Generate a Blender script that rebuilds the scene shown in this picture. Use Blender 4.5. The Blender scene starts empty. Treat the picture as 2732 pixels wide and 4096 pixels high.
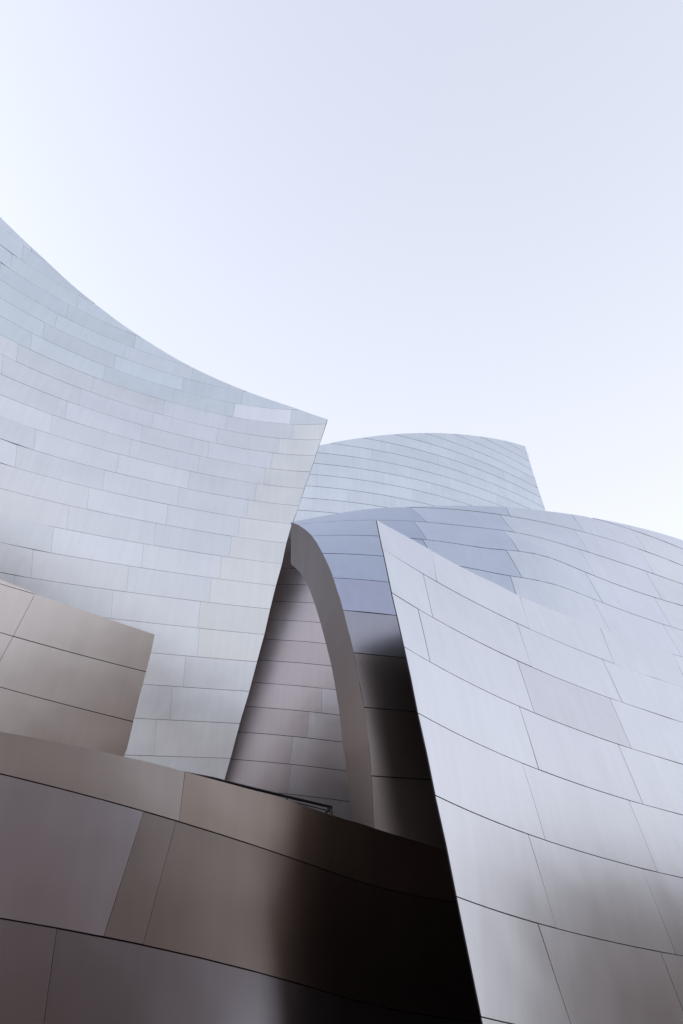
import bpy, math, random
import numpy as np
random.seed(7)
R = math.radians
scene = bpy.context.scene
COL = scene.collection

# ---------------------------------------------------------------- camera
EYE = 1.6
PITCH = 45.0
W0, H0 = 2732.0, 4096.0
FPX = 2958.0
cam_d = bpy.data.cameras.new('camera')
cam_d.sensor_fit = 'VERTICAL'
cam_d.sensor_height = 36.0
cam_d.lens = 36.0 * FPX / H0
cam_d.clip_start = 0.05
cam_d.clip_end = 5000
cam = bpy.data.objects.new('camera', cam_d)
COL.objects.link(cam)
cam.location = (0, 0, EYE)
cam.rotation_euler = (R(90 + PITCH), 0, 0)
scene.camera = cam

# ---------------------------------------------------------------- sky, sun, exposure
SUN_AZ, SUN_EL = -83.0, 26.0          # azimuth from +Y towards +X
world = bpy.data.worlds.new('World')
scene.world = world
world.use_nodes = True
nt = world.node_tree
nt.nodes.clear()
sky = nt.nodes.new('ShaderNodeTexSky')
sky.sky_type = 'NISHITA'
sky.sun_disc = False
sky.sun_elevation = R(SUN_EL)
sky.sun_rotation = R(SUN_AZ)
sky.altitude = 100
sky.air_density = 1.0
sky.dust_density = 2.5
sky.ozone_density = 1.5
hs = nt.nodes.new('ShaderNodeMix')          # even veil of thin high haze over the whole sky
hs.data_type = 'RGBA'
hs.inputs[7].default_value = (4.42, 4.45, 4.72, 1)
wtc = nt.nodes.new('ShaderNodeTexCoord')
wsx = nt.nodes.new('ShaderNodeSeparateXYZ')
wmr = nt.nodes.new('ShaderNodeMapRange')     # the haze thins towards the zenith
wmr.inputs[1].default_value = 0.35; wmr.inputs[2].default_value = 1.0
wmr.inputs[3].default_value = 0.94; wmr.inputs[4].default_value = 0.50
nt.links.new(wtc.outputs['Generated'], wsx.inputs[0])
nt.links.new(wsx.outputs[2], wmr.inputs[0])
nt.links.new(wmr.outputs[0], hs.inputs[0])
bg = nt.nodes.new('ShaderNodeBackground')
bg.inputs['Strength'].default_value = 0.12
out = nt.nodes.new('ShaderNodeOutputWorld')
nt.links.new(sky.outputs[0], hs.inputs[6])
nt.links.new(hs.outputs[2], bg.inputs['Color'])
nt.links.new(bg.outputs[0], out.inputs['Surface'])

sun_d = bpy.data.lights.new('sun', 'SUN')
sun_d.energy = 2.5
sun_d.angle = R(0.5)
sun_d.color = (1.0, 0.95, 0.88)
sun = bpy.data.objects.new('sun', sun_d)
COL.objects.link(sun)
sun.rotation_euler = (R(90 - SUN_EL), 0, R(180 - SUN_AZ))
sun.location = (0, 0, 60)

scene.view_settings.view_transform = 'Standard'
scene.view_settings.look = 'None'
scene.view_settings.gamma = 1
scene.view_settings.exposure = 1.16
scene.view_settings.use_curve_mapping = False

# ---------------------------------------------------------------- materials
def steel(name, base=(.735, .75, .785), rough=.30, mott=.08, wave=.006):
    m = bpy.data.materials.new(name)
    m.use_nodes = True
    n, l = m.node_tree.nodes, m.node_tree.links
    b = n['Principled BSDF']
    b.inputs['Metallic'].default_value = 1.0
    oi = n.new('ShaderNodeObjectInfo')
    tc = n.new('ShaderNodeNewGeometry')
    # object colour tints each sheet; on some walls it paints in reflections
    tint = n.new('ShaderNodeMix'); tint.data_type = 'RGBA'; tint.blend_type = 'MULTIPLY'
    tint.inputs[0].default_value = 1.0
    tint.inputs[6].default_value = (*base, 1)
    l.new(oi.outputs['Color'], tint.inputs[7])
    n1 = n.new('ShaderNodeTexNoise'); n1.inputs['Scale'].default_value = 0.9
    n1.inputs['Detail'].default_value = 4
    l.new(tc.outputs['Position'], n1.inputs['Vector'])
    r1 = n.new('ShaderNodeMapRange')
    r1.inputs[1].default_value = .1; r1.inputs[2].default_value = .9
    r1.inputs[3].default_value = 1 - mott * 1.3; r1.inputs[4].default_value = 1 + mott * .3
    l.new(n1.outputs['Fac'], r1.inputs[0])
    # fine grit of the bead blasted / brushed finish
    n3 = n.new('ShaderNodeTexNoise'); n3.inputs['Scale'].default_value = 55
    n3.inputs['Detail'].default_value = 3
    l.new(tc.outputs['Position'], n3.inputs['Vector'])
    r3 = n.new('ShaderNodeMapRange')
    r3.inputs[1].default_value = .1; r3.inputs[2].default_value = .9
    r3.inputs[3].default_value = .985; r3.inputs[4].default_value = 1.015
    l.new(n3.outputs['Fac'], r3.inputs[0])
    # faint rain streaks running down the sheets
    mp = n.new('ShaderNodeMapping'); mp.inputs['Scale'].default_value = (7, 7, .35)
    n4 = n.new('ShaderNodeTexNoise'); n4.inputs['Scale'].default_value = 1.0
    n4.inputs['Detail'].default_value = 3
    l.new(tc.outputs['Position'], mp.inputs[0]); l.new(mp.outputs[0], n4.inputs['Vector'])
    r4 = n.new('ShaderNodeMapRange')
    r4.inputs[1].default_value = .1; r4.inputs[2].default_value = .9
    r4.inputs[3].default_value = .93; r4.inputs[4].default_value = 1.03
    l.new(n4.outputs['Fac'], r4.inputs[0])
    m0 = n.new('ShaderNodeMath'); m0.operation = 'MULTIPLY'
    l.new(r3.outputs[0], m0.inputs[0]); l.new(r4.outputs[0], m0.inputs[1])
    mm = n.new('ShaderNodeMath'); mm.operation = 'MULTIPLY'
    l.new(r1.outputs[0], mm.inputs[0]); l.new(m0.outputs[0], mm.inputs[1])
    vs = n.new('ShaderNodeVectorMath'); vs.operation = 'SCALE'
    l.new(tint.outputs[2], vs.inputs[0]); l.new(mm.outputs[0], vs.inputs['Scale'])
    l.new(vs.outputs[0], b.inputs['Base Color'])
    rr = n.new('ShaderNodeMapRange')
    rr.inputs[1].default_value = .1; rr.inputs[2].default_value = .9
    rr.inputs[3].default_value = rough - .03; rr.inputs[4].default_value = rough + .05
    l.new(n1.outputs['Fac'], rr.inputs[0])
    l.new(rr.outputs[0], b.inputs['Roughness'])
    # slight oil canning of the sheets
    n2 = n.new('ShaderNodeTexNoise'); n2.inputs['Scale'].default_value = 1.3
    n2.inputs['Detail'].default_value = 1
    l.new(tc.outputs['Position'], n2.inputs['Vector'])
    bp = n.new('ShaderNodeBump'); bp.inputs['Strength'].default_value = 1.0
    bp.inputs['Distance'].default_value = wave
    l.new(n2.outputs['Fac'], bp.inputs['Height'])
    l.new(bp.outputs[0], b.inputs['Normal'])
    return m

def plain(name, col, rough=.8, metal=0.0, noise=.25, scale=3.0):
    m = bpy.data.materials.new(name)
    m.use_nodes = True
    n, l = m.node_tree.nodes, m.node_tree.links
    b = n['Principled BSDF']
    b.inputs['Roughness'].default_value = rough
    b.inputs['Metallic'].default_value = metal
    g = n.new('ShaderNodeNewGeometry')
    t = n.new('ShaderNodeTexNoise'); t.inputs['Scale'].default_value = scale
    t.inputs['Detail'].default_value = 6
    l.new(g.outputs['Position'], t.inputs['Vector'])
    cr = n.new('ShaderNodeValToRGB')
    cr.color_ramp.elements[0].position = .3
    cr.color_ramp.elements[1].position = .7
    cr.color_ramp.elements[0].color = (*[c * (1 - noise) for c in col], 1)
    cr.color_ramp.elements[1].color = (*[min(1, c * (1 + noise)) for c in col], 1)
    l.new(t.outputs['Fac'], cr.inputs[0])
    l.new(cr.outputs[0], b.inputs['Base Color'])
    return m

M_STEEL = steel('satin_steel')
M_STEEL_B = steel('satin_steel_polished', rough=.24)
M_CORE = plain('dark_joint_lining', (.035, .038, .05), .7, 0.0)
M_BACK = plain('dark_sheet_back', (.040, .024, .020), .8)
M_FASCIA = steel('brown_grey_fascia_metal', base=(.215, .185, .182), rough=.45, mott=.05)
M_BACK.node_tree.nodes['Principled BSDF'].inputs['Specular IOR Level'].default_value = 0.05
M_RAIL = plain('dark_painted_steel', (.02, .02, .03), .45, .3)
M_PALE = plain('pale_metal', (.5, .5, .5), .4, .8)
M_PAVE = plain('brown_paving', (.07, .052, .043), .9)
M_STONE = plain('brown_stone', (.050, .029, .020), .85, scale=.4)
M_WIN = plain('bronze_window_glass', (.03, .018, .012), .4)

# ---------------------------------------------------------------- object helpers
def empty(name, loc=(0, 0, 0), label=None, cat=None, group=None):
    o = bpy.data.objects.new(name, None)
    COL.objects.link(o)
    o.location = loc
    o.empty_display_size = .3
    if label: o['label'] = label
    if cat: o['category'] = cat
    if group: o['group'] = group
    return o

def mesh_obj(name, verts, faces, mats, parent=None, normals=None, fmat=None):
    me = bpy.data.meshes.new(name)
    me.from_pydata([tuple(map(float, v)) for v in verts], [], faces)
    for m in mats: me.materials.append(m)
    if fmat is not None:
        me.polygons.foreach_set('material_index', fmat)
    if normals is not None:
        me.polygons.foreach_set('use_smooth', [True] * len(me.polygons))
        me.update()
        ln = []
        for p in me.polygons:
            for vi in p.vertices:
                nn = normals[p.index]
                ln.append(tuple(nn[vi]) if nn is not None else tuple(p.normal))
        me.normals_split_custom_set(ln)
    me.update()
    o = bpy.data.objects.new(name, me)
    COL.objects.link(o)
    if parent is not None:
        o.parent = parent
        o.matrix_parent_inverse = __import__('mathutils').Matrix.Translation(parent.location).inverted()
    return o

def box(V, F, x0, x1, y0, y1, z0, z1):
    b = len(V)
    V += [(x0, y0, z0), (x1, y0, z0), (x1, y1, z0), (x0, y1, z0),
          (x0, y0, z1), (x1, y0, z1), (x1, y1, z1), (x0, y1, z1)]
    F += [(b, b+3, b+2, b+1), (b+4, b+5, b+6, b+7), (b, b+1, b+5, b+4),
          (b+1, b+2, b+6, b+5), (b+2, b+3, b+7, b+6), (b+3, b, b+4, b+7)]

def tube(V, F, p, q, r, n=8):
    p, q = np.array(p, float), np.array(q, float)
    d = (q - p) / np.linalg.norm(q - p)
    a = np.cross(d, (0, 0, 1.0)); a /= np.linalg.norm(a) + 1e-9
    b = np.cross(d, a)
    s = len(V)
    for c in (p, q):
        for i in range(n):
            t = 2 * math.pi * i / n
            V.append(tuple(c + r * (math.cos(t) * a + math.sin(t) * b)))
    for i in range(n):
        j = (i + 1) % n
        F.append((s+i, s+j, s+n+j, s+n+i))
    F.append(tuple(range(s + n - 1, s - 1, -1)))
    F.append(tuple(range(s + n, s + 2 * n)))

# ---------------------------------------------------------------- sight lines of the survey
CP, SP = math.cos(R(PITCH)), math.sin(R(PITCH))
def rays(px):
    """unit-free directions (x, y, z) for photo pixels"""
    px = np.atleast_2d(np.array(px, float))
    u = px[:, 0] - W0 / 2
    v = H0 / 2 - px[:, 1]
    return np.stack([u, FPX * CP - v * SP, v * CP + FPX * SP], 1)

def pix(P):
    P = np.atleast_2d(P)
    f = P[:, 1] * CP + P[:, 2] * SP
    v = -P[:, 1] * SP + P[:, 2] * CP
    return np.stack([W0 / 2 + FPX * P[:, 0] / f, H0 / 2 - FPX * v / f], 1)

class Surf:
    """Curved wall: depth q = poly(r, z) in a frame turned by az (about z).
    Built from its level courses: a course at height z seen along a line fixes a point.
    Coordinates are relative to the eye point."""
    def __init__(self, seams, z0, d=1.0, az=0.0, deg=(3, 3), lean=0.0, reg=1e-3, extra=None):
        self.z0, self.d = z0, d
        self.ca, self.sa = math.cos(R(az)), math.sin(R(az))
        P = []
        for k, pts in seams.items():
            D = rays(pts)
            t = (self.z(k)) / D[:, 2]
            P.append(D * t[:, None])
        P = np.concatenate(P)
        self.P = P
        self.deg = [(i, j) for i in range(deg[0] + 1) for j in range(deg[1] + 1) if i + j <= max(deg)]
        r, q, z = self.frame(P)
        self.r0, self.rs = (r.min() + r.max()) / 2, max(.5, (r.max() - r.min()) / 2)
        self.zc, self.zs = (z.min() + z.max()) / 2, max(.5, (z.max() - z.min()) / 2)
        self.rmin, self.rmax, self.zmin, self.zmax = r.min(), r.max(), z.min(), z.max()
        A = self.basis(r, z)
        w = 1.0 / (np.linalg.norm(P, axis=1) + 1e-6)
        if lean is not None and deg[1] == 0:
            q = q - lean * (z - self.zc)
        self.lean = lean if deg[1] == 0 else 0.0
        regm = np.diag([reg * (0 if i + j < 2 else (i + j) ** 2) for i, j in self.deg])
        Aw = A * w[:, None]
        self.c = np.linalg.solve(Aw.T @ Aw + regm * (w ** 2).sum() , Aw.T @ (q * w))
        # report fit
        rr, qq, zz = self.frame(P)
        e = pix(self.world(rr, zz)) - pix(P)
        self.err = np.abs(e[:, 1] ).max(), np.sqrt((e[:, 1] ** 2).mean())
    def z(self, k): return self.z0 + k * self.d
    def frame(self, P):
        return P[:, 0] * self.ca + P[:, 1] * self.sa, -P[:, 0] * self.sa + P[:, 1] * self.ca, P[:, 2]
    def basis(self, r, z):
        a, b = (r - self.r0) / self.rs, (z - self.zc) / self.zs
        return np.stack([a ** i * b ** j for i, j in self.deg], 1)
    def poly(self, r, z):
        return self.basis(r, z) @ self.c + self.lean * (z - self.zc)
    def q(self, r, z):
        r = np.atleast_1d(np.array(r, float)); z = np.atleast_1d(np.array(z, float))
        r, z = np.broadcast_arrays(r, z)
        m = .15
        rc = np.clip(r, self.rmin - m, self.rmax + m); zc = np.clip(z, self.zmin - m, self.zmax + m)
        h = 1e-3
        q = self.poly(rc, zc)
        gr = (self.poly(rc + h, zc) - self.poly(rc - h, zc)) / (2 * h)
        gz = (self.poly(rc, zc + h) - self.poly(rc, zc - h)) / (2 * h)
        return q + gr * (r - rc) + gz * (z - zc)
    def world(self, r, z):
        r = np.atleast_1d(np.array(r, float)); z = np.atleast_1d(np.array(z, float))
        r, z = np.broadcast_arrays(r, z)
        q = self.q(r, z)
        return np.stack([r * self.ca - q * self.sa, r * self.sa + q * self.ca, z], 1)
    def normal(self, r, z):
        h = 1e-2
        a = self.world(np.array(r) + h, z) - self.world(np.array(r) - h, z)
        b = self.world(r, np.array(z) + h) - self.world(r, np.array(z) - h)
        n = np.cross(a, b)
        n /= np.linalg.norm(n, axis=1)[:, None]
        return n
    def hit(self, px, off=0.0):
        """photo pixels -> (r, z) on the wall"""
        D = rays(px); D = D / np.linalg.norm(D, axis=1)[:, None]
        res = []
        for d in D:
            ts = np.linspace(2, 90, 500)
            P = d[None] * ts[:, None]
            r, q, z = self.frame(P)
            g = q - self.q(r, z) - off
            i = np.where((g[:-1] < 0) & (g[1:] >= 0))[0]
            if len(i) == 0:
                i = [int(np.argmin(np.abs(g[:-1])))]
                lo = hi = ts[i[0]]
            else:
                lo, hi = ts[i[0]], ts[i[0] + 1]
            for _ in range(30):
                mid = (lo + hi) / 2
                r, q, z = self.frame((d * mid)[None])
                if q[0] - self.q(r, z)[0] - off < 0: lo = mid
                else: hi = mid
            r, q, z = self.frame((d * (lo + hi) / 2)[None])
            res.append((r[0], z[0]))
        return np.array(res)
    def r_at(self, x, z):
        """r where the level line z is seen at photo column x"""
        rs = np.linspace(self.rmin - 6, self.rmax + 6, 600)
        X = pix(self.world(rs, np.full_like(rs, z)))[:, 0] - x
        i = np.where((X[:-1] < 0) & (X[1:] >= 0))[0]
        if len(i) == 0:
            return rs[int(np.argmin(np.abs(X)))]
        # nearest to the middle of the wall
        i = i[np.argmin(np.abs(rs[i] - self.r0))]
        t = -X[i] / (X[i+1] - X[i])
        return rs[i] + t * (rs[i+1] - rs[i])

def line_z(pts):
    """r as a function of z from (r,z) points"""
    p = np.array(sorted([tuple(a) for a in pts], key=lambda a: a[1]))
    def f(z):
        z = np.asarray(z, float)
        v = np.interp(z, p[:, 1], p[:, 0])
        lo = p[0, 0] + (z - p[0, 1]) * (p[1, 0] - p[0, 0]) / (p[1, 1] - p[0, 1] + 1e-9)
        hi = p[-1, 0] + (z - p[-1, 1]) * (p[-1, 0] - p[-2, 0]) / (p[-1, 1] - p[-2, 1] + 1e-9)
        return np.where(z < p[0, 1], lo, np.where(z > p[-1, 1], hi, v))
    return f

def smooth_r(pts, n=60):
    """z as a smooth function of r through (r,z) points (monotone cubic)"""
    p = np.array(sorted([tuple(a) for a in pts], key=lambda a: a[0]))
    x, y = p[:, 0], p[:, 1]
    h = np.diff(x); s = np.diff(y) / h
    m = np.empty(len(x)); m[0], m[-1] = s[0], s[-1]
    for i in range(1, len(x) - 1):
        m[i] = (s[i-1] * h[i] + s[i] * h[i-1]) / (h[i] + h[i-1])
    def f(r):
        r = np.asarray(r, float)
        i = np.clip(np.searchsorted(x, r) - 1, 0, len(h) - 1)
        t = (r - x[i]) / h[i]
        tc = np.clip(t, 0, 1)
        v = ((1 + 2*tc) * (1-tc)**2 * y[i] + tc * (1-tc)**2 * h[i] * m[i]
             + tc**2 * (3 - 2*tc) * y[i+1] + tc**2 * (tc-1) * h[i] * m[i+1])
        return v + np.where(t > 1, (t - 1) * h[i] * m[i+1], 0) + np.where(t < 0, t * h[i] * m[i], 0)
    return f

def smooth_z(pts):
    f = smooth_r([(z, r) for r, z in pts])
    return f

EYEV = np.array([0, 0, EYE])

def slab(S, name, L, Rt, zt, zb, nu, nv, thick, front=0.0, parent=None, mats=None, tvec=None,
         backmat=False, flat_side=True, tilt=(0, 0)):
    """grid on the wall between left L(z), right Rt(z), top zt(r), bottom zb(r); given thickness."""
    us, vs = np.linspace(0, 1, nu + 1), np.linspace(0, 1, nv + 1)
    U, V = np.meshgrid(us, vs)
    U, V = U.ravel(), V.ravel()
    zm = .5 * (float(np.mean(zt(np.array([L(0.) if False else S.r0])))) + float(np.mean(zb(np.array([S.r0])))))
    z = np.full_like(U, zm)
    for _ in range(40):
        l, r_ = L(z), Rt(z)
        r = l + (r_ - l) * U
        a, b = zt(r), zb(r)
        z = .5 * z + .5 * (b + (np.maximum(a, b) - b) * V)
    l, r_ = L(z), Rt(z)
    r = l + (r_ - l) * U
    P = S.world(r, z)
    N = S.normal(r, z)
    if tilt != (0, 0):                    # no sheet hangs perfectly true
        G = P.reshape(nv + 1, nu + 1, 3)
        tu, tv = G[nv // 2, -1] - G[nv // 2, 0], G[-1, nu // 2] - G[0, nu // 2]
        lu, lv = np.linalg.norm(tu) + .2, np.linalg.norm(tv) + .2
        P = P + N * (tilt[0] * (U - .5) + tilt[1] * (V - .5))[:, None]
        N = N - (tu / lu) * (tilt[0] / lu) - (tv / lv) * (tilt[1] / lv)
        N /= np.linalg.norm(N, axis=1)[:, None]
    F0 = P - N * front + EYEV
    B0 = (F0 + tvec) if tvec is not None else (F0 - N * thick)
    n = len(F0)
    verts = np.concatenate([F0, B0])
    faces, norms, fm = [], [], []
    NN = np.concatenate([N, -N])
    def idx(i, j): return j * (nu + 1) + i
    for j in range(nv):
        for i in range(nu):
            faces.append((idx(i, j), idx(i+1, j), idx(i+1, j+1), idx(i, j+1))); norms.append(NN); fm.append(0)
            faces.append((n+idx(i, j), n+idx(i, j+1), n+idx(i+1, j+1), n+idx(i+1, j))); norms.append(NN if tvec is None else None); fm.append(1 if backmat else 0)
    sm = 2 if backmat else 0   # folded sheet edges
    for i in range(nu):
        a, b = idx(i, 0), idx(i+1, 0)
        faces.append((b, a, n+a, n+b)); norms.append(None); fm.append(sm)
        a, b = idx(i, nv), idx(i+1, nv)
        faces.append((a, b, n+b, n+a)); norms.append(None); fm.append(sm)
    for j in range(nv):
        a, b = idx(0, j), idx(0, j+1)
        faces.append((a, b, n+b, n+a)); norms.append(None); fm.append(sm)
        a, b = idx(nu, j), idx(nu, j+1)
        faces.append((b, a, n+a, n+b)); norms.append(None); fm.append(sm)
    return mesh_obj(name, verts, faces, mats or [M_STEEL], parent, norms, fm)

def build_wall(S, root, name, courses, joints, left, right, top, zbot=None, hgap=.016, vgap=.006,
               mat=None, tvec=(0, .4, 0), shades=None, core_nu=28, core_nv=24, core_bottom=-EYE, skip=None,
               jitter=.025, inset=0.0, tilt=.004, core_mats=None, nseg=6, core_top_trim=.0, core_in=0.0):
    """panels course by course plus the wall core behind them"""
    mat = mat or M_STEEL
    shades = shades or {}
    zmaxtop = None
    for k in courses:
        zl, zh = S.z(k) + hgap / 2, S.z(k + 1) - hgap / 2
        js = []
        for (xt, xb) in joints.get(k, []):
            rt, rb = S.r_at(xt, S.z(k + 1)), S.r_at(xb, S.z(k))
            js.append((rt, rb))
        js.sort()
        def jl(rt, rb, s):
            z1, z0 = S.z(k + 1), S.z(k)
            return lambda z, rt=rt, rb=rb, s=s: rb + (rt - rb) * (z - z0) / (z1 - z0) + s
        bounds = [lambda z: left(z) + inset] + [jl(a, b, 0) for a, b in js] + [lambda z: right(z) - inset]
        zz = np.linspace(zl, zh, 9)
        for i in range(len(bounds) - 1):
            L0, R0 = bounds[i], bounds[i + 1]
            g0 = 0 if i == 0 else vgap / 2
            g1 = 0 if i == len(bounds) - 2 else vgap / 2
            Lf = (lambda z, L0=L0, g0=g0: np.maximum(L0(z) + g0, left(z) + inset))
            Rf = (lambda z, R0=R0, g1=g1: np.minimum(R0(z) - g1, right(z) - inset))
            if np.all(Rf(zz) - Lf(zz) < .03):
                continue
            # where the free top edge cuts the course
            rr = np.linspace(min(Lf(zz)), max(Rf(zz)), 240)
            ok = top(rr) - zl > .02
            if not ok.any():
                continue
            ra, rb_ = rr[ok][0], rr[ok][-1]
            if not ok.all():
                Lg = (lambda z, Lf=Lf, ra=ra: np.maximum(Lf(z), ra - .01))
                Rg = (lambda z, Rf=Rf, rb_=rb_: np.minimum(Rf(z), rb_ + .01))
            else:
                Lg, Rg = Lf, Rf
            Rg2 = (lambda z, Lg=Lg, Rg=Rg: np.maximum(Rg(z), Lg(z) + .004))
            zt = (lambda r, zh=zh: np.minimum(zh, top(r)))
            zb = (lambda r, zl=zl: np.full_like(r, zl))
            cut = not ok.all() or np.any(top(rr) < zh)
            nu = (nseg * 3 if cut else nseg)
            o = slab(S, name, Lg, Rg2, zt, zb, nu, 2, .018, 0.0, root, [mat, mat, M_CORE], backmat=True,
                     tilt=(random.uniform(-tilt, tilt), random.uniform(-tilt, tilt)))
            if o is None: continue
            s = shades.get((k, i))
            if s is None:
                f = 1 - random.random() * jitter * 2
                s = (f, f * (1 - .01 * random.random()), f)
            o.color = (*s, 1)
    # core
    zt = (lambda r: top(r) - .006 - core_top_trim)
    zb = (lambda r: np.full_like(r, core_bottom))
    c = slab(S, 'wall_core', lambda z: left(z) + core_in, right, zt, zb, core_nu, core_nv, .3, .05, root,
             core_mats or [M_CORE, M_BACK, M_BACK], tvec=np.array(tvec, float), backmat=True)
    c.color = (1, 1, 1, 1)
    return c

# ================================================================ survey (photo pixels)
A_SEAM = {
 0: [(921.9,3034.8),(549,3034.8)],
 1: [(535.7,2876.8),(700,2880),(959.8,2891)],
 2: [(573.7,2734.8),(700,2741),(998.5,2760.6)],
 3: [(609.4,2606),(700,2614),(1028.6,2644.2)],
 4: [(400,2467),(700,2496),(1000,2530),(1057.6,2537)],
 5: [(0,2294),(350,2344.5),(700,2386.6),(1000,2429.6),(1079.9,2438.4)],
 6: [(0,2173),(350,2235.6),(700,2286.6),(1000,2335),(1102.2,2346.9)],
 7: [(0,2061),(350,2133.6),(700,2192),(1000,2244.6),(1126.8,2260.3)],
 8: [(0,1954),(350,2039),(700,2103),(1000,2160),(1143.8,2177.7)],
 9: [(0,1853),(350,1949.2),(700,2019.5),(1000,2079.8),(1167,2096.9)],
 10:[(0,1757),(350,1864.3),(700,1942),(1000,2005),(1195.5,2022.8)],
 11:[(0,1664),(350,1783),(700,1870),(1000,1935),(1218,1951.3)],
 12:[(0,1577),(350,1707),(700,1799),(1000,1867.3),(1243,1882)],
 13:[(0,1493),(350,1634.7),(700,1734.5),(1000,1802),(1264,1817.4)],
 14:[(0,1412),(350,1565.7),(700,1672.5),(1000,1738.9),(1285,1755)],
 15:[(0,1333),(350,1497.7),(700,1613),(1000,1678.7),(1303,1696)],
 16:[(0,1258),(350,1433.5),(700,1556.8),(1000,1622),(1182,1633)],
 17:[(0,1185),(350,1371.6),(700,1505),(983,1563.8)],
 18:[(0,1115),(350,1312.7),(700,1452.7),(782,1475)],
 19:[(0,1046),(350,1256.3),(584.8,1361.6)],
 20:[(0,981),(350,1200),(384,1217)],
 21:[(0,918),(187.5,1045.5)]}
A_TOP = [(-500,330),(-250,600),(0,867),(89,954),(187.5,1045.5),(285.7,1137),(384,1217.4),(486.6,1295.5),
         (584.8,1361.6),(700,1432),(782.6,1475.9),(983.5,1563.8),(1182,1633),(1310,1676.8)]
A_RIGHT = [(1310,1676.8),(1303,1696),(1285,1755),(1264,1817.4),(1243,1882),(1218,1951.3),(1195.5,2022.8),(1167,2096.9),
           (1143.8,2177.7),(1126.8,2260.3),(1102.2,2346.9),(1079.9,2438.4),(1057.6,2537),(1028.6,2644.2),
           (998.5,2760.6),(959.8,2891),(921.9,3034.8),(897,3122)]
F_SEAM = {
 0:[(1827,3586),(1997,3649),(2151,3696.7),(2224.8,3717.7),(2403.7,3759),(2642,3810),(2732,3824)],
 1:[(1741,3174),(1793,3200),(1996.8,3291),(2112.5,3338),(2182.7,3360),(2333.5,3403),(2565,3468.7),(2631.6,3484),(2732,3508.7)],
 2:[(1673,2852.7),(2089,3056.7),(2155,3081),(2514,3200),(2573,3217),(2732,3263.4)],
 3:[(1618,2592.4),(1812.5,2705),(2076,2830),(2138,2854),(2471.7,2979),(2526.6,2996),(2732,3062.5)],
 4:[(1568.6,2376),(1671.7,2439),(1780.5,2495),(2069.8,2644),(2170.6,2684),(2438.6,2793),(2490.6,2811.6),(2732,2892)],
 5:[(1531,2195.8),(1692.8,2289.8),(1752,2322),(1900,2404),(2069.8,2487.4),(2118.6,2508.6),(2409,2632),(2457,2650.8),(2732,2751.6)],
 6:[(2306,2489),(2401.4,2518),(2444,2531),(2690.6,2613.7),(2732,2627)]}
E_SEAM = {
 2:[(1486,3103),(1500,3105),(1721,3119)],
 3:[(1459,2831),(1500,2832.6),(1663,2843.8)],
 4:[(1415,2615.8),(1616,2623.5)],
 5:[(1371.4,2437.9),(1585.7,2464.7)],
 6:[(1331,2305.9),(1557,2332.7),(2306,2489),(2401.4,2518),(2444,2531),(2690.6,2613.7),(2732,2627)],
 7:[(1289,2209.4),(1534,2224.7),(1850.6,2268.7),(1900,2279),(2088,2319),(2369.6,2397),(2412,2409),(2650.8,2489),(2732,2518)],
 8:[(1249,2143),(1394,2140),(1515,2143),(1629.6,2148),(1871.7,2180),(2024.7,2207.8),(2075,2218.4),(2340,2290),(2382.9,2302),(2616,2380),(2732,2422.7)],
 9:[(1203,2104),(1394,2084),(1505,2081),(1703,2085),(1900,2108),(2054,2133),(2316.5,2197),(2359,2208.8),(2581.8,2282),(2732,2339)],
 10:[(1647,2032),(1843,2040),(2040,2062),(2295,2116.5),(2552.7,2194.5),(2732,2263.5)],
 11:[(2522,2117.6),(2732,2197)]}
B_ = lambda L: [(1250 + x / 3.4844, 1700 + y / 3.4844) for x, y in L]
B2 = lambda L: [(1600 + x / 2.6133, 1700 + y / 2.6133) for x, y in L]
B_SEAM = {
 0: B_([(0,1205),(390,1240)]), 1: B_([(0,1020),(430,1062),(720,1105),(1040,1148)]),
 2: B_([(0,853),(600,910),(1000,980),(1568,1095)]) + B2([(330,840)]),
 3: B_([(0,690),(430,730),(790,775),(1300,880),(1568,940)]) + B2([(460,755),(740,840)]),
 4: B_([(15,538),(430,572),(860,632),(1568,782)]) + B2([(690,715),(1065,852)]),
 5: B_([(50,393),(500,435),(860,488),(1568,638)]) + B2([(680,605),(1100,765),(1360,880)]),
 6: B_([(190,258),(430,287),(860,350),(1090,390),(1568,495)]) + B2([(780,540),(1220,720),(1515,872)]),
 7: B_([(680,180),(1090,255),(1568,365)]) + B2([(430,322),(780,440),(1080,570),(1480,768)]),
 8: B_([(1120,132),(1568,240)]) + B2([(430,230),(640,300),(900,400),(1270,575),(1445,665)]),
 9: B2([(240,83),(540,175),(1415,570)]), 10: B2([(555,92),(800,185),(1050,300),(1385,478)]),
 11: B2([(835,118),(1100,245),(1357,388)]), 12: B2([(1080,160),(1330,300)])}
B_TOP = [(1000,1850),(1150,1810),(1282,1780.7),(1377.6,1761.6),(1447.7,1750.8),(1575,1737),(1696,1732),(1811,1734.8),(1919.6,1745.7),(2015,1762),(2101,1785.5)]
B_RIGHT = [(2101,1785.5),(2109.5,1815),(2119.5,1848),(2130,1883),(2141.5,1918),(2153,1954.5),(2166.5,1994),(2179.8,2033.7),(2190,2070)]
C7 = lambda L: [(850 + x / 2.24, 2650 + y / 2.24) for x, y in L]
C6 = lambda L: [(1050 + x / 2.6133, 1950 + y / 2.6133) for x, y in L]
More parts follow.
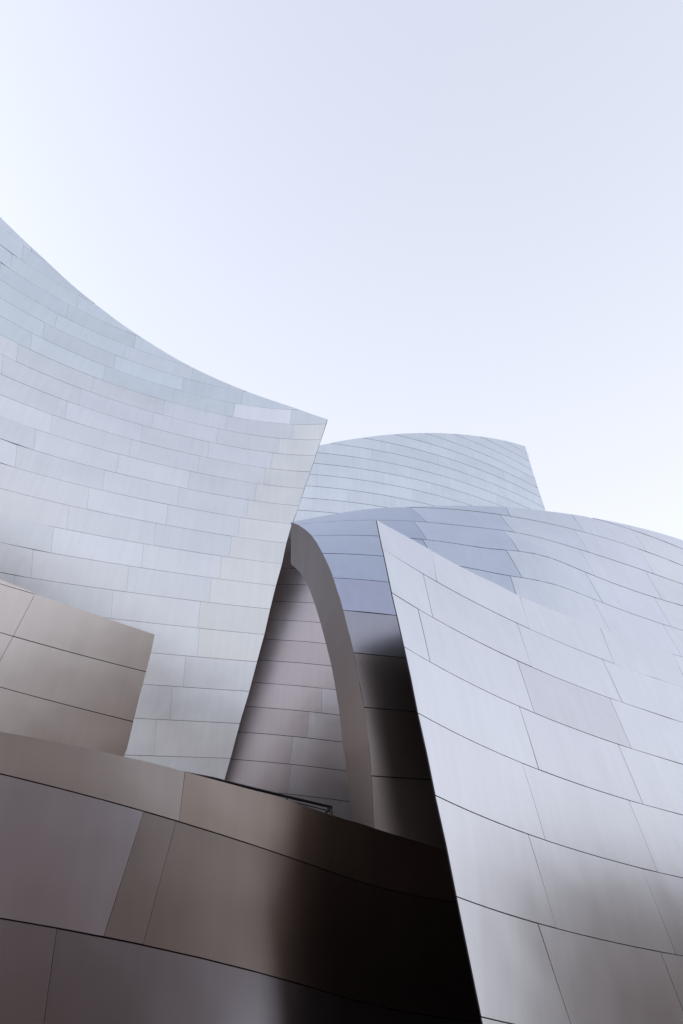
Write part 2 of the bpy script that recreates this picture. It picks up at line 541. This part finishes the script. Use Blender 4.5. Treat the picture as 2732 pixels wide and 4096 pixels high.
C_SEAM = {
 0: C7([(700,1193),(1228,1260)]), 1: C7([(170,868),(690,905),(1205,970)]), 2: C7([(240,620),(700,655),(1165,705)]),
 3: C7([(300,385),(800,425),(1140,465)]), 4: C7([(375,178),(760,200),(1105,240)]),
 5: C6([(0,1810),(360,1826),(720,1865)]), 6: C6([(10,1600),(350,1612),(665,1635)]),
 7: C6([(60,1385),(610,1415)]), 8: C6([(100,1190),(520,1215)]), 9: C6([(150,1010),(470,1030)]),
 10: C6([(205,835),(330,835)]), 11: C6([(240,680),(290,680)])}
G_SEAM = {0: [(0,2749),(266,2818),(533.5,2887.5)], 1: [(0,2529),(51,2545),(300,2615),(584.8,2686.6)]}
G_TOP = [(-400,2150),(0,2317),(218.7,2401),(417,2470),(619.6,2538)]
G_RIGHT = [(619.6,2538),(598,2637.5),(555.8,2793.7),(533.5,2887.5),(506.7,2999),(494,3029)]
H_SEAM = {1: [(0,3096),(319,3174),(561,3241),(714,3286),(1000,3378),(1100,3408),(1408,3519)],
          0: [(0,3673.4),(414,3748.5),(571.7,3778.7),(1100,3905),(1210,3943)]}
H_TOP = [(-400,2870),(0,2926.8),(198,2962.5),(494,3026),(638,3059),(765,3094.5),(957.6,3146),(1147,3199),(1299,3251.7),(1400,3283),(1497,3313),(1700,3375),(1900,3436)]
E_TOP = [(1164.5,2088.6),(1289,2065),(1450.7,2039),(1647,2026.7),(1766,2022.8),(1885.7,2022.6),(2006,2027),(2176,2043),
         (2282,2056.5),(2430.6,2082),(2510,2099),(2590,2118.6),(2732,2161),(3000,2260)]
E_LEFT = [(1164.5,2089),(1187.8,2097),(1203,2105),(1228,2124),(1249,2144.4),(1287,2208),(1310,2254),(1331,2306),(1356,2386),(1371.4,2438),
          (1396,2535.5),(1415.4,2616),(1440,2750),(1457,2831),(1475,2980),(1486,3103),(1497,3313)]
D_IN = [(1163.5,2256),(1193.5,2281),(1218,2317),(1237.5,2355.6),(1260.5,2420.7),(1279.6,2482),(1304.5,2577.6),(1325.5,2661.7),
        (1343,2757),(1359,2857.6),(1370,2964.7),(1388,3083),(1398,3212.5),(1405,3281.7)]
F_TOP = [(1507,2080.5),(1629.6,2148),(1717,2197),(1847,2268.7),(1906.7,2299),(1980,2333),(2075,2383),(2180,2427),(2262,2462)]
F_LEFT = [(1507,2081),(1531,2196),(1568.6,2376),(1618,2592),(1673,2852.7),(1741,3174),(1827,3586),(1931.5,4096)]

SA = Surf(A_SEAM, 9.6, 1.0, 0, (4, 3), reg=1e-4)
SB = Surf(B_SEAM, 29.6, 1.0, 0, (3, 2))
SC = Surf(C_SEAM, 9.86, .93, 0, (2, 2))
SF = Surf({**F_SEAM, 7: [p for p in E_SEAM[7] if p[0] > 2300], 8: [p for p in E_SEAM[8] if p[0] > 2200],
           9: [p for p in E_SEAM[9] if p[0] > 2300]}, 2.6, 1.0, 30, (4, 3), reg=1e-4)
SE = Surf({**E_SEAM, 5: E_SEAM[5] + [p for p in F_SEAM[5] if p[0] > 2400]}, 2.6, 1.0, 30, (5, 4), reg=1e-4)
SG = Surf(G_SEAM, 6.4, 1.0, 25, (2, 1))
SH = Surf(H_SEAM, 1.66 * 1.13, 1.13, 33, (3, 1))
# past the photo's readable part the low wall bends forward and dies against the front sail
_qH, _rb = SH.q, SH.r_at(1330, SH.z(1))
SH.q = lambda r, z: _qH(r, z) - .125 * np.maximum(0, np.atleast_1d(r) - _rb) ** 2
# the roof sail and the front sail run into one another towards the right
_qE, _bl = SE.q, (SE.r_at(2060, SE.z(6)), SE.r_at(2430, SE.z(6)))
def _blend(r, z):
    r = np.atleast_1d(np.array(r, float)); z = np.atleast_1d(np.array(z, float))
    r, z = np.broadcast_arrays(r, z)
    t = np.clip((r - _bl[0]) / (_bl[1] - _bl[0]), 0, 1)
    t = t * t * (3 - 2 * t)
    tz = np.clip((9.5 - (z - SE.z0)) / 1.5, 0, 1)
    t = t * tz * tz * (3 - 2 * tz)
    return _qE(r, z) * (1 - t) + (SF.q(r, z) + .010) * t
SE.q = _blend

def wall(name, label, S):
    c = S.world([S.r0], [S.zmin])[0]
    return empty(name, (float(c[0]), float(c[1]), 0.0), label, 'wall')

# ---------------------------------------------------------------- the great concave sail on the left
root = wall('steel_sail_wall', 'tall concave silver steel sail filling the left side under the sky', SA)
jA = {}
def fam(d):
    ks = sorted(d)
    for k in range(-2, 24):
        def val(kk):
            if kk <= ks[0]: return d[ks[0]] + (d[ks[1]] - d[ks[0]]) * (kk - ks[0])
            if kk >= ks[-1]: return d[ks[-1]] + (d[ks[-1]] - d[ks[-2]]) * (kk - ks[-1])
            return float(np.interp(kk, ks, [d[q] for q in ks]))
        yield k, val(k)
FAMS = [{3: -20, 5: 129, 6: 210, 7: 272, 8: 353, 9: 415, 10: 471, 11: 521, 12: 567, 13: 612, 14: 655, 15: 695, 16: 731, 17: 770, 18: 806},
        {0: 165, 1: 240, 2: 310, 3: 380, 4: 449, 5: 511, 6: 571, 7: 620, 8: 668, 9: 715, 11: 796, 12: 835, 14: 905, 15: 937, 16: 968},
        {0: 622, 1: 685, 2: 738, 3: 794, 4: 798, 5: 842, 6: 884, 7: 923, 8: 957, 10: 1023, 11: 1059, 12: 1087, 13: 1115, 14: 1171, 15: 1164, 16: 1190},
        {8: -20, 9: 65, 10: 140, 11: 205, 12: 265, 13: 320, 14: 370, 15: 418, 16: 460, 17: 500, 18: 540, 19: 575},
        {12: -70, 13: 10, 14: 70, 15: 125, 16: 175, 17: 225, 18: 270, 19: 310, 20: 350},
        {16: -110, 17: -50, 18: 0, 19: 45, 20: 90, 21: 130}]
for fm_ in FAMS:
    for k, x in fam(fm_):
        if x < 1200 and (fm_ is not FAMS[3] or k > 6) and (fm_ is not FAMS[4] or k > 10) and (fm_ is not FAMS[5] or k > 13):
            jA.setdefault(k, []).append((x + 4, x - 5))
jA[7] = jA.get(7, []) + []
rA = SA.hit(A_RIGHT)
tA = SA.hit(A_TOP)
leftA = lambda z: np.full_like(np.asarray(z, float), SA.rmin - 7)
shA = {}
rs_ = random.Random(3)
for k in range(-3, 26):
    nj = len([1 for a, b in jA.get(k, [])])
    for i in range(nj + 1):
        f = 1 - rs_.random() * .085
        h = rs_.random()
        c = [f * (1 - .02 * h), f, f * (1 + .012 * h)]
        if k >= 15: c = [c[0] * .95, c[1] * .99, c[2] * 1.0]
        if 3 <= k <= 14 and i >= nj: c = [f, f * .995, f * .955]
        if k == 15 and i == nj - 1: c = [1.06, 1.06, 1.06]
        shA[(k, i)] = tuple(c)
build_wall(SA, root, 'panel', range(-3, 26), jA, leftA, line_z(list(rA) + [(rA[-1][0] + (rA[-1][0] - rA[-3][0]) * 3, rA[-1][1] + (rA[-1][1] - rA[-3][1]) * 3)]),
           smooth_r(tA), hgap=.011, vgap=.004, tvec=(-.5, 1.7, 0), jitter=.04, shades=shA, core_bottom=-EYE)

# ---------------------------------------------------------------- far tower
root = wall('steel_tower', 'pale convex steel tower rising far behind the big curved roof sail', SB)
root['category'] = 'tower'
rB, tB = SB.hit(B_RIGHT), SB.hit(B_TOP)
jB = {}
for k in range(-4, 16):
    jB[k] = [(x + (k % 3) * 62 + 9 * k, x + (k % 3) * 62 + 9 * k - 3) for x in range(1130, 2100, 190)]
build_wall(SB, root, 'panel', range(-3, 15), jB, lambda z: np.full_like(np.asarray(z, float), SB.rmin - 3), line_z(rB), smooth_r(tB),
           hgap=.026, vgap=.003, tvec=(-.5, 1.5, 0), tilt=.003,
           shades={(k, i): tuple(c * (1 - .05 * ((k * 5 + i * 3) % 4) / 3) for c in (.90, .945, .98)) for k in range(-5, 16) for i in range(9)})

# ---------------------------------------------------------------- wall seen through the gap
root = wall('inner_steel_wall', 'dark to silver steel wall seen through the narrow gap behind the curved fascia', SC)
jC = {-2: [(1350, 1335)], -1: [(1357, 1350), (1120, 1105)], 0: [(1165, 1150)], 1: [(1174, 1158)], 2: [(1238, 1227)], 3: [(1288, 1287)]}
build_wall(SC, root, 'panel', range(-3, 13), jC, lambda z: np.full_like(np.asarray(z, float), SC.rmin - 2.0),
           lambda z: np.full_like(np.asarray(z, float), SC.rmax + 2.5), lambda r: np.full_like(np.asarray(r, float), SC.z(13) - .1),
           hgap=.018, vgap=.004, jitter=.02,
           shades={(k, i): ((.74, .70, .71) if (k <= 3 and i > 0) else (.68 - .02 * (k % 3), .60 - .02 * (k % 3), .60 - .02 * (k % 3))) for k in range(-4, 14) for i in range(4)})  # darker brown tints paint in the dim reflection, paler at lower right

# ---------------------------------------------------------------- the roof sail behind, with its curved end
root = wall('curved_roof_sail', 'blue toned steel sail arching from the curved fascia to the right edge', SE)
lE, tE = SE.hit(E_LEFT), SE.hit(E_TOP)
e2 = [(float(lE[-1][0] + (lE[-1][0] - lE[-2][0]) * 2), float(lE[-1][1] + (lE[-1][1] - lE[-2][1]) * 2))]
eR = SE.hit([(2440, 2520), (2400, 2560), (2200, 2562), (1990, 2560), (1900, 2650), (1870, 2852), (1900, 3120)])
rE0 = lambda z: np.full_like(np.asarray(z, float), _bl[1] + .15)
zE6 = SE.z(5.6)
rightE = lambda z: np.where(np.asarray(z, float) > zE6, SE.rmax + 3.2, rE0(z))
lEs = line_z(list(lE) + e2)
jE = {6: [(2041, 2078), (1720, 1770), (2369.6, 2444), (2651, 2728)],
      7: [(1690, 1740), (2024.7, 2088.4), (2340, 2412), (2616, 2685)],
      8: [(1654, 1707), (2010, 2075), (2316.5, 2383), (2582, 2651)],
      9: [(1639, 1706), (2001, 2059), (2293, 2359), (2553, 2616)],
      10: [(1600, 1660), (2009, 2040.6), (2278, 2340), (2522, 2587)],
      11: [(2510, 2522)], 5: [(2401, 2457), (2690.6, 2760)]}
t1, t2, t3, t4 = (.62, .67, .78), (.77, .81, .90), (.90, .925, .975), (.96, .97, 1.0)  # tints graded left to right, painting the dark blue reflection into the sheets
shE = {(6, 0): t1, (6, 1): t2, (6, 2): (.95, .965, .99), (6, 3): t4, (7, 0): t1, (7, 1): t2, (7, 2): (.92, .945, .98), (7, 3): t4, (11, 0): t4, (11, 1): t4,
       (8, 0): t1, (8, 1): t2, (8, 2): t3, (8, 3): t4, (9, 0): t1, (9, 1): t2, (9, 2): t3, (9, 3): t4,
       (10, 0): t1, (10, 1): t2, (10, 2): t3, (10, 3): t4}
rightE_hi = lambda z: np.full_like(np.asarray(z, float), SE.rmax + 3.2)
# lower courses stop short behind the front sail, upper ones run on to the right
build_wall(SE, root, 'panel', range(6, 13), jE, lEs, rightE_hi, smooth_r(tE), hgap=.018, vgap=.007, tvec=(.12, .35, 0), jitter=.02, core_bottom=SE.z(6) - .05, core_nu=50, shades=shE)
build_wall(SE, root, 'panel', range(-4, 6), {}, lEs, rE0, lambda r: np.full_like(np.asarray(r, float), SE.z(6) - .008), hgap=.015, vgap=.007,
           tvec=(.12, .35, 0), jitter=.02, shades={(k, i): ((.60, .62, .74) if k >= 5 else (.54, .52, .56) if k == 4 else (.48, .41, .38)) for k in range(-5, 7) for i in range(3)})  # dark reflection behind the front sail painted in as a brown tint

# curved fascia: the broad return edge of the roof sail (a ruled sheet of real thickness)
def fascia():
    outer = SE.world(lE[:, 0], lE[:, 1])
    outer = np.array(outer)
    inn_px = np.array([(1163.8, 2092)] + D_IN)
    zo = outer[:, 2]
    # inner edge lies further back: found by sighting it on the roof sail pushed back
    D = rays(inn_px)
    n_ = len(inn_px)
    s_o = np.linspace(0, 1, 40)
    def arc(p):
        d = np.r_[0, np.cumsum(np.linalg.norm(np.diff(p, axis=0), axis=1))]
        return d / d[-1]
    opx = np.array(E_LEFT)
    so = arc(opx)
    O = np.stack([np.interp(s_o, so, outer[:, c]) for c in range(3)], 1)
    OP = np.stack([np.interp(s_o, so, opx[:, c]) for c in range(2)], 1)
    si = arc(np.array(D_IN))
    I2 = np.stack([np.interp(s_o, si, np.array(D_IN)[:, c]) for c in range(2)], 1)
    Yb = np.interp(s_o, so, outer[:, 1]) + .45
    DI = rays(I2)
    I = DI * (Yb / DI[:, 1])[:, None]
    return O, I
O_, I_ = fascia()
V, Fc, nrm = [], [], []
nf = len(O_)
nv_ = 6
for i in range(nf):
    for j in range(nv_ + 1):
        t = j / nv_
        V.append(O_[i] * (1 - t) + I_[i] * t + EYEV + np.array([0, -.004, 0]))
front_n = len(V)
V2 = [v + np.array([.10, .10, 0]) for v in V]
for i in range(nf - 1):
    for j in range(nv_):
        a = i * (nv_ + 1) + j
        b = a + nv_ + 1
        Fc.append((a, b, b + 1, a + 1))
        Fc.append((front_n + a, front_n + a + 1, front_n + b + 1, front_n + b))
    for j in (0, nv_):
        a = i * (nv_ + 1) + j
        b = a + nv_ + 1
        Fc.append((a, front_n + a, front_n + b, b) if j == 0 else (b, front_n + b, front_n + a, a))
for j in range(nv_):
    a = j
    Fc.append((a, a + 1, front_n + a + 1, front_n + a))
    a = (nf - 1) * (nv_ + 1) + j
    Fc.append((a + 1, a, front_n + a, front_n + a + 1))
fo = mesh_obj('curved_fascia', V + V2, Fc, [M_FASCIA], root)
for p in fo.data.polygons: p.use_smooth = False
fo['label'] = 'smooth brown grey fascia curving down the left end of the sail'

# ---------------------------------------------------------------- front sail on the right
root = wall('front_steel_sail', 'bright silver front sail with a sharp leaning left edge at lower right', SF)
lF, tF = SF.hit(F_LEFT), SF.hit(F_TOP)
dF = lF[-1] - lF[-2]
lFs = line_z(list(lF) + [tuple(lF[-1] + dF * 2.2)])
tFp = [tuple(p) for p in tF]
zF6 = SF.z(6)
r6 = tF[-1][0]
sF = smooth_r(tFp)
topF = lambda r: np.where(np.asarray(r) > r6, zF6 - .008, np.minimum(sF(np.minimum(r, r6)), zF6 - .008))
jF = {-4: [(2330, 2400)], -3: [(2260, 2340), (2850, 2960)], -2: [(2180, 2250), (2760, 2880)], -1: [(2151, 2300), (2642, 2800)],
      0: [(2112.5, 2224.8), (2565, 2705)], 1: [(2089, 2182), (2514, 2631)], 2: [(2077, 2155.7), (2472, 2573)],
      3: [(1671.7, 1720.8), (2069, 2138), (2438, 2526.6)], 4: [(1692.8, 1731.4), (2067, 2128), (2409, 2490.6)],
      5: [(1720.8, 1749), (2075, 2118), (2401, 2457), (2690.6, 2760)]}
shF = {(3, 2): (.90, .89, .90), (3, 0): (1.0, 1.0, 1.0), (4, 1): (.97, .965, .975), (0, 2): (.95, .94, .95), (2, 0): (1, 1, 1),
       (4, 0): (.99, 1, 1), (5, 0): (.98, .98, 1.0)}
build_wall(SF, root, 'panel', range(-4, 6), jF, lFs, lambda z: np.full_like(np.asarray(z, float), SF.rmax + 3.2), topF,
           hgap=.011, vgap=.008, tvec=(.10, .10, 0), jitter=.015, inset=.0, core_in=.045, shades=shF, core_nu=40)

# ---------------------------------------------------------------- small brown wing on the left
root = wall('short_steel_wing', 'short warm brown steel wing end at the left edge in front of the tall sail', SG)
rG, tG = SG.hit(G_RIGHT), SG.hit(G_TOP)
gR = line_z(list(rG))
jG = {1: [(140, 52.7), (-420, -500)], 0: [(52.7, -50)], -1: [(-50, -160)]}
build_wall(SG, root, 'panel', range(-4, 3), jG, lambda z: np.full_like(np.asarray(z, float), SG.rmin - 2.2), gR, smooth_r(tG),
           hgap=.014, vgap=.006, tvec=(-.35, .55, 0), jitter=.015, shades={(k, i): (.97 - .015 * ((k * 3 + i) % 3), .87 - .015 * ((k * 3 + i) % 3), .78 - .015 * ((k * 3 + i) % 3)) for k in range(-5, 4) for i in range(4)})  # warm tint puts the brown reflection into the steel colour

# ---------------------------------------------------------------- low wall along the bottom
root = wall('low_steel_wall', 'big dark brown steel wall with a sloping top across the lower left corner', SH)
tH = SH.hit(H_TOP)
jH = {-3: [(200, 120)], -2: [(260, 200), (1000, 950)], -1: [(228, 130)], 0: [(575, 414), (705, 571.7)], 1: [(765, 715.5)]}
shH = {(0, 0): (.84, .79, .83), (0, 1): (.60, .52, .48), (0, 2): (.58, .49, .44), (1, 0): (.88, .79, .72), (1, 1): (.76, .65, .56), (-1, 0): (.62, .58, .62),  # sheet tones, darkened and browned further to paint in the mirrored surroundings
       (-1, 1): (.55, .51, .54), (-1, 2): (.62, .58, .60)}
rH_end = line_z(SH.hit([(1780, 3395), (1860, 3650), (1990, 4150)]))
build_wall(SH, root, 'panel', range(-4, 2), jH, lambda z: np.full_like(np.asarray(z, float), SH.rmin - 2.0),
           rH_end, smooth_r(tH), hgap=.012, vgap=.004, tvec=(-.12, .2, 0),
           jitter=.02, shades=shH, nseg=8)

# ---------------------------------------------------------------- handrail behind the top of the low wall
def rail_pt(x, y, off):
    r, z = SH.hit([(x, y)], off)[0]
    q = SH.q(r, z)[0] + off
    return np.array([r * SH.ca - q * SH.sa, r * SH.sa + q * SH.ca, z]) + EYEV
p0 = rail_pt(740, 3092, .25)
root = empty('handrail', tuple(map(float, p0)), 'thin dark handrail running along the top of the brown wall', 'railing')
V, F_ = [], []
tops = [rail_pt(x, y, .25) for x, y in ((700, 3085), (850, 3113), (955, 3140), (1145, 3186), (1326, 3228.5))]
for a, b in zip(tops[:-1], tops[1:]): tube(V, F_, a, b, .017)
mesh_obj('top_rail', V, F_, [M_RAIL], root)
V, F_ = [], []
lows = [rail_pt(x, y, .25) for x, y in ((1000, 3162), (1150, 3203), (1230, 3222), (1322, 3245))]
for a, b in zip(lows[:-1], lows[1:]): tube(V, F_, a, b, .006)
mesh_obj('lower_rail', V, F_, [M_RAIL], root)
for (x, y, x2, y2, rad, mt) in ((959, 3140, 959, 3190, .008, M_PALE), (1148, 3186, 1149, 3240, .008, M_RAIL), (1321, 3229, 1262, 3300, .018, M_RAIL)):
    V, F_ = [], []
    tube(V, F_, rail_pt(x, y, .25), rail_pt(x2, y2, .25), rad)
    mesh_obj('post', V, F_, [mt], root)
V, F_ = [], []
tube(V, F_, rail_pt(1326, 3228, .25), rail_pt(1328, 3290, .45), .012)
mesh_obj('post', V, F_, [M_PALE], root)
V, F_ = [], []
prev = None
for t in np.linspace(0, 1, 7):
    a = math.pi * .5 * t
    q = rail_pt(1312 + 11 * math.sin(a), 3243 + 12 * (1 - math.cos(a)), .25)
    if prev is not None: tube(V, F_, prev, q, .006)
    prev = q
mesh_obj('bracket', V, F_, [M_RAIL], root)

# ---------------------------------------------------------------- ground
V, F_ = [], []
V += [(-900, -900, 0), (900, -900, 0), (900, 900, 0), (-900, 900, 0)]; F_ += [(0, 1, 2, 3)]
g = mesh_obj('ground', V, F_, [M_PAVE]); g['kind'] = 'structure'

# ---------------------------------------------------------------- block across the street (shows as brown reflection)
def block(name, label, x0, x1, y0, y1, h, rot, cx, cy, floors):
    root = empty(name, (cx, cy, 0), label, 'building')
    root.rotation_euler = (0, 0, rot)
    def add(nm, V, F_, m):
        me = bpy.data.meshes.new(nm); me.from_pydata(V, [], F_); me.materials.append(m)
        o = bpy.data.objects.new(nm, me); COL.objects.link(o); o.parent = root
        return o
    V, F_ = [], []; box(V, F_, x0, x1, y0, y1, 0, h); add('wall', V, F_, M_STONE)
    V, F_ = [], []; box(V, F_, x0 - .4, x1 + .4, y0 - .4, y1 + .4, h, h + .8); add('cornice', V, F_, M_STONE)
    V, F_ = [], []; box(V, F_, 0, 2.0, y1 - .1, y1 + .03, 0, 1.9)
    me = bpy.data.meshes.new('window'); me.from_pydata(V, [], F_); me.materials.append(M_WIN)
    fh = h / floors
    n = int((x1 - x0) / 4)
    for f in range(floors):
        for i in range(n):
            o = bpy.data.objects.new('window', me); COL.objects.link(o); o.parent = root
            o.location = (x0 + 1 + i * (x1 - x0 - 2) / n, 0, f * fh + .9)
block('office_block', 'tall brown stone block across the street, seen only mirrored in the steel', -9, 26, -16, 0, 48, R(34.6), 22.8, -33.2, 12)
block('office_block', 'narrow brown block beside the tall one, seen only mirrored in the steel', -46, -28, -14, -1, 43, R(34.6), 22.8, -33.2, 8)
block('office_block', 'broad brown block further along the street, seen only mirrored in the steel', 26.5, 50, -14, -2, 40, R(34.6), 22.8, -33.2, 13)
block('office_block', 'last brown block at the street end, seen only mirrored in the steel', 50.5, 78, -14, -1, 31, R(34.6), 22.8, -33.2, 8)
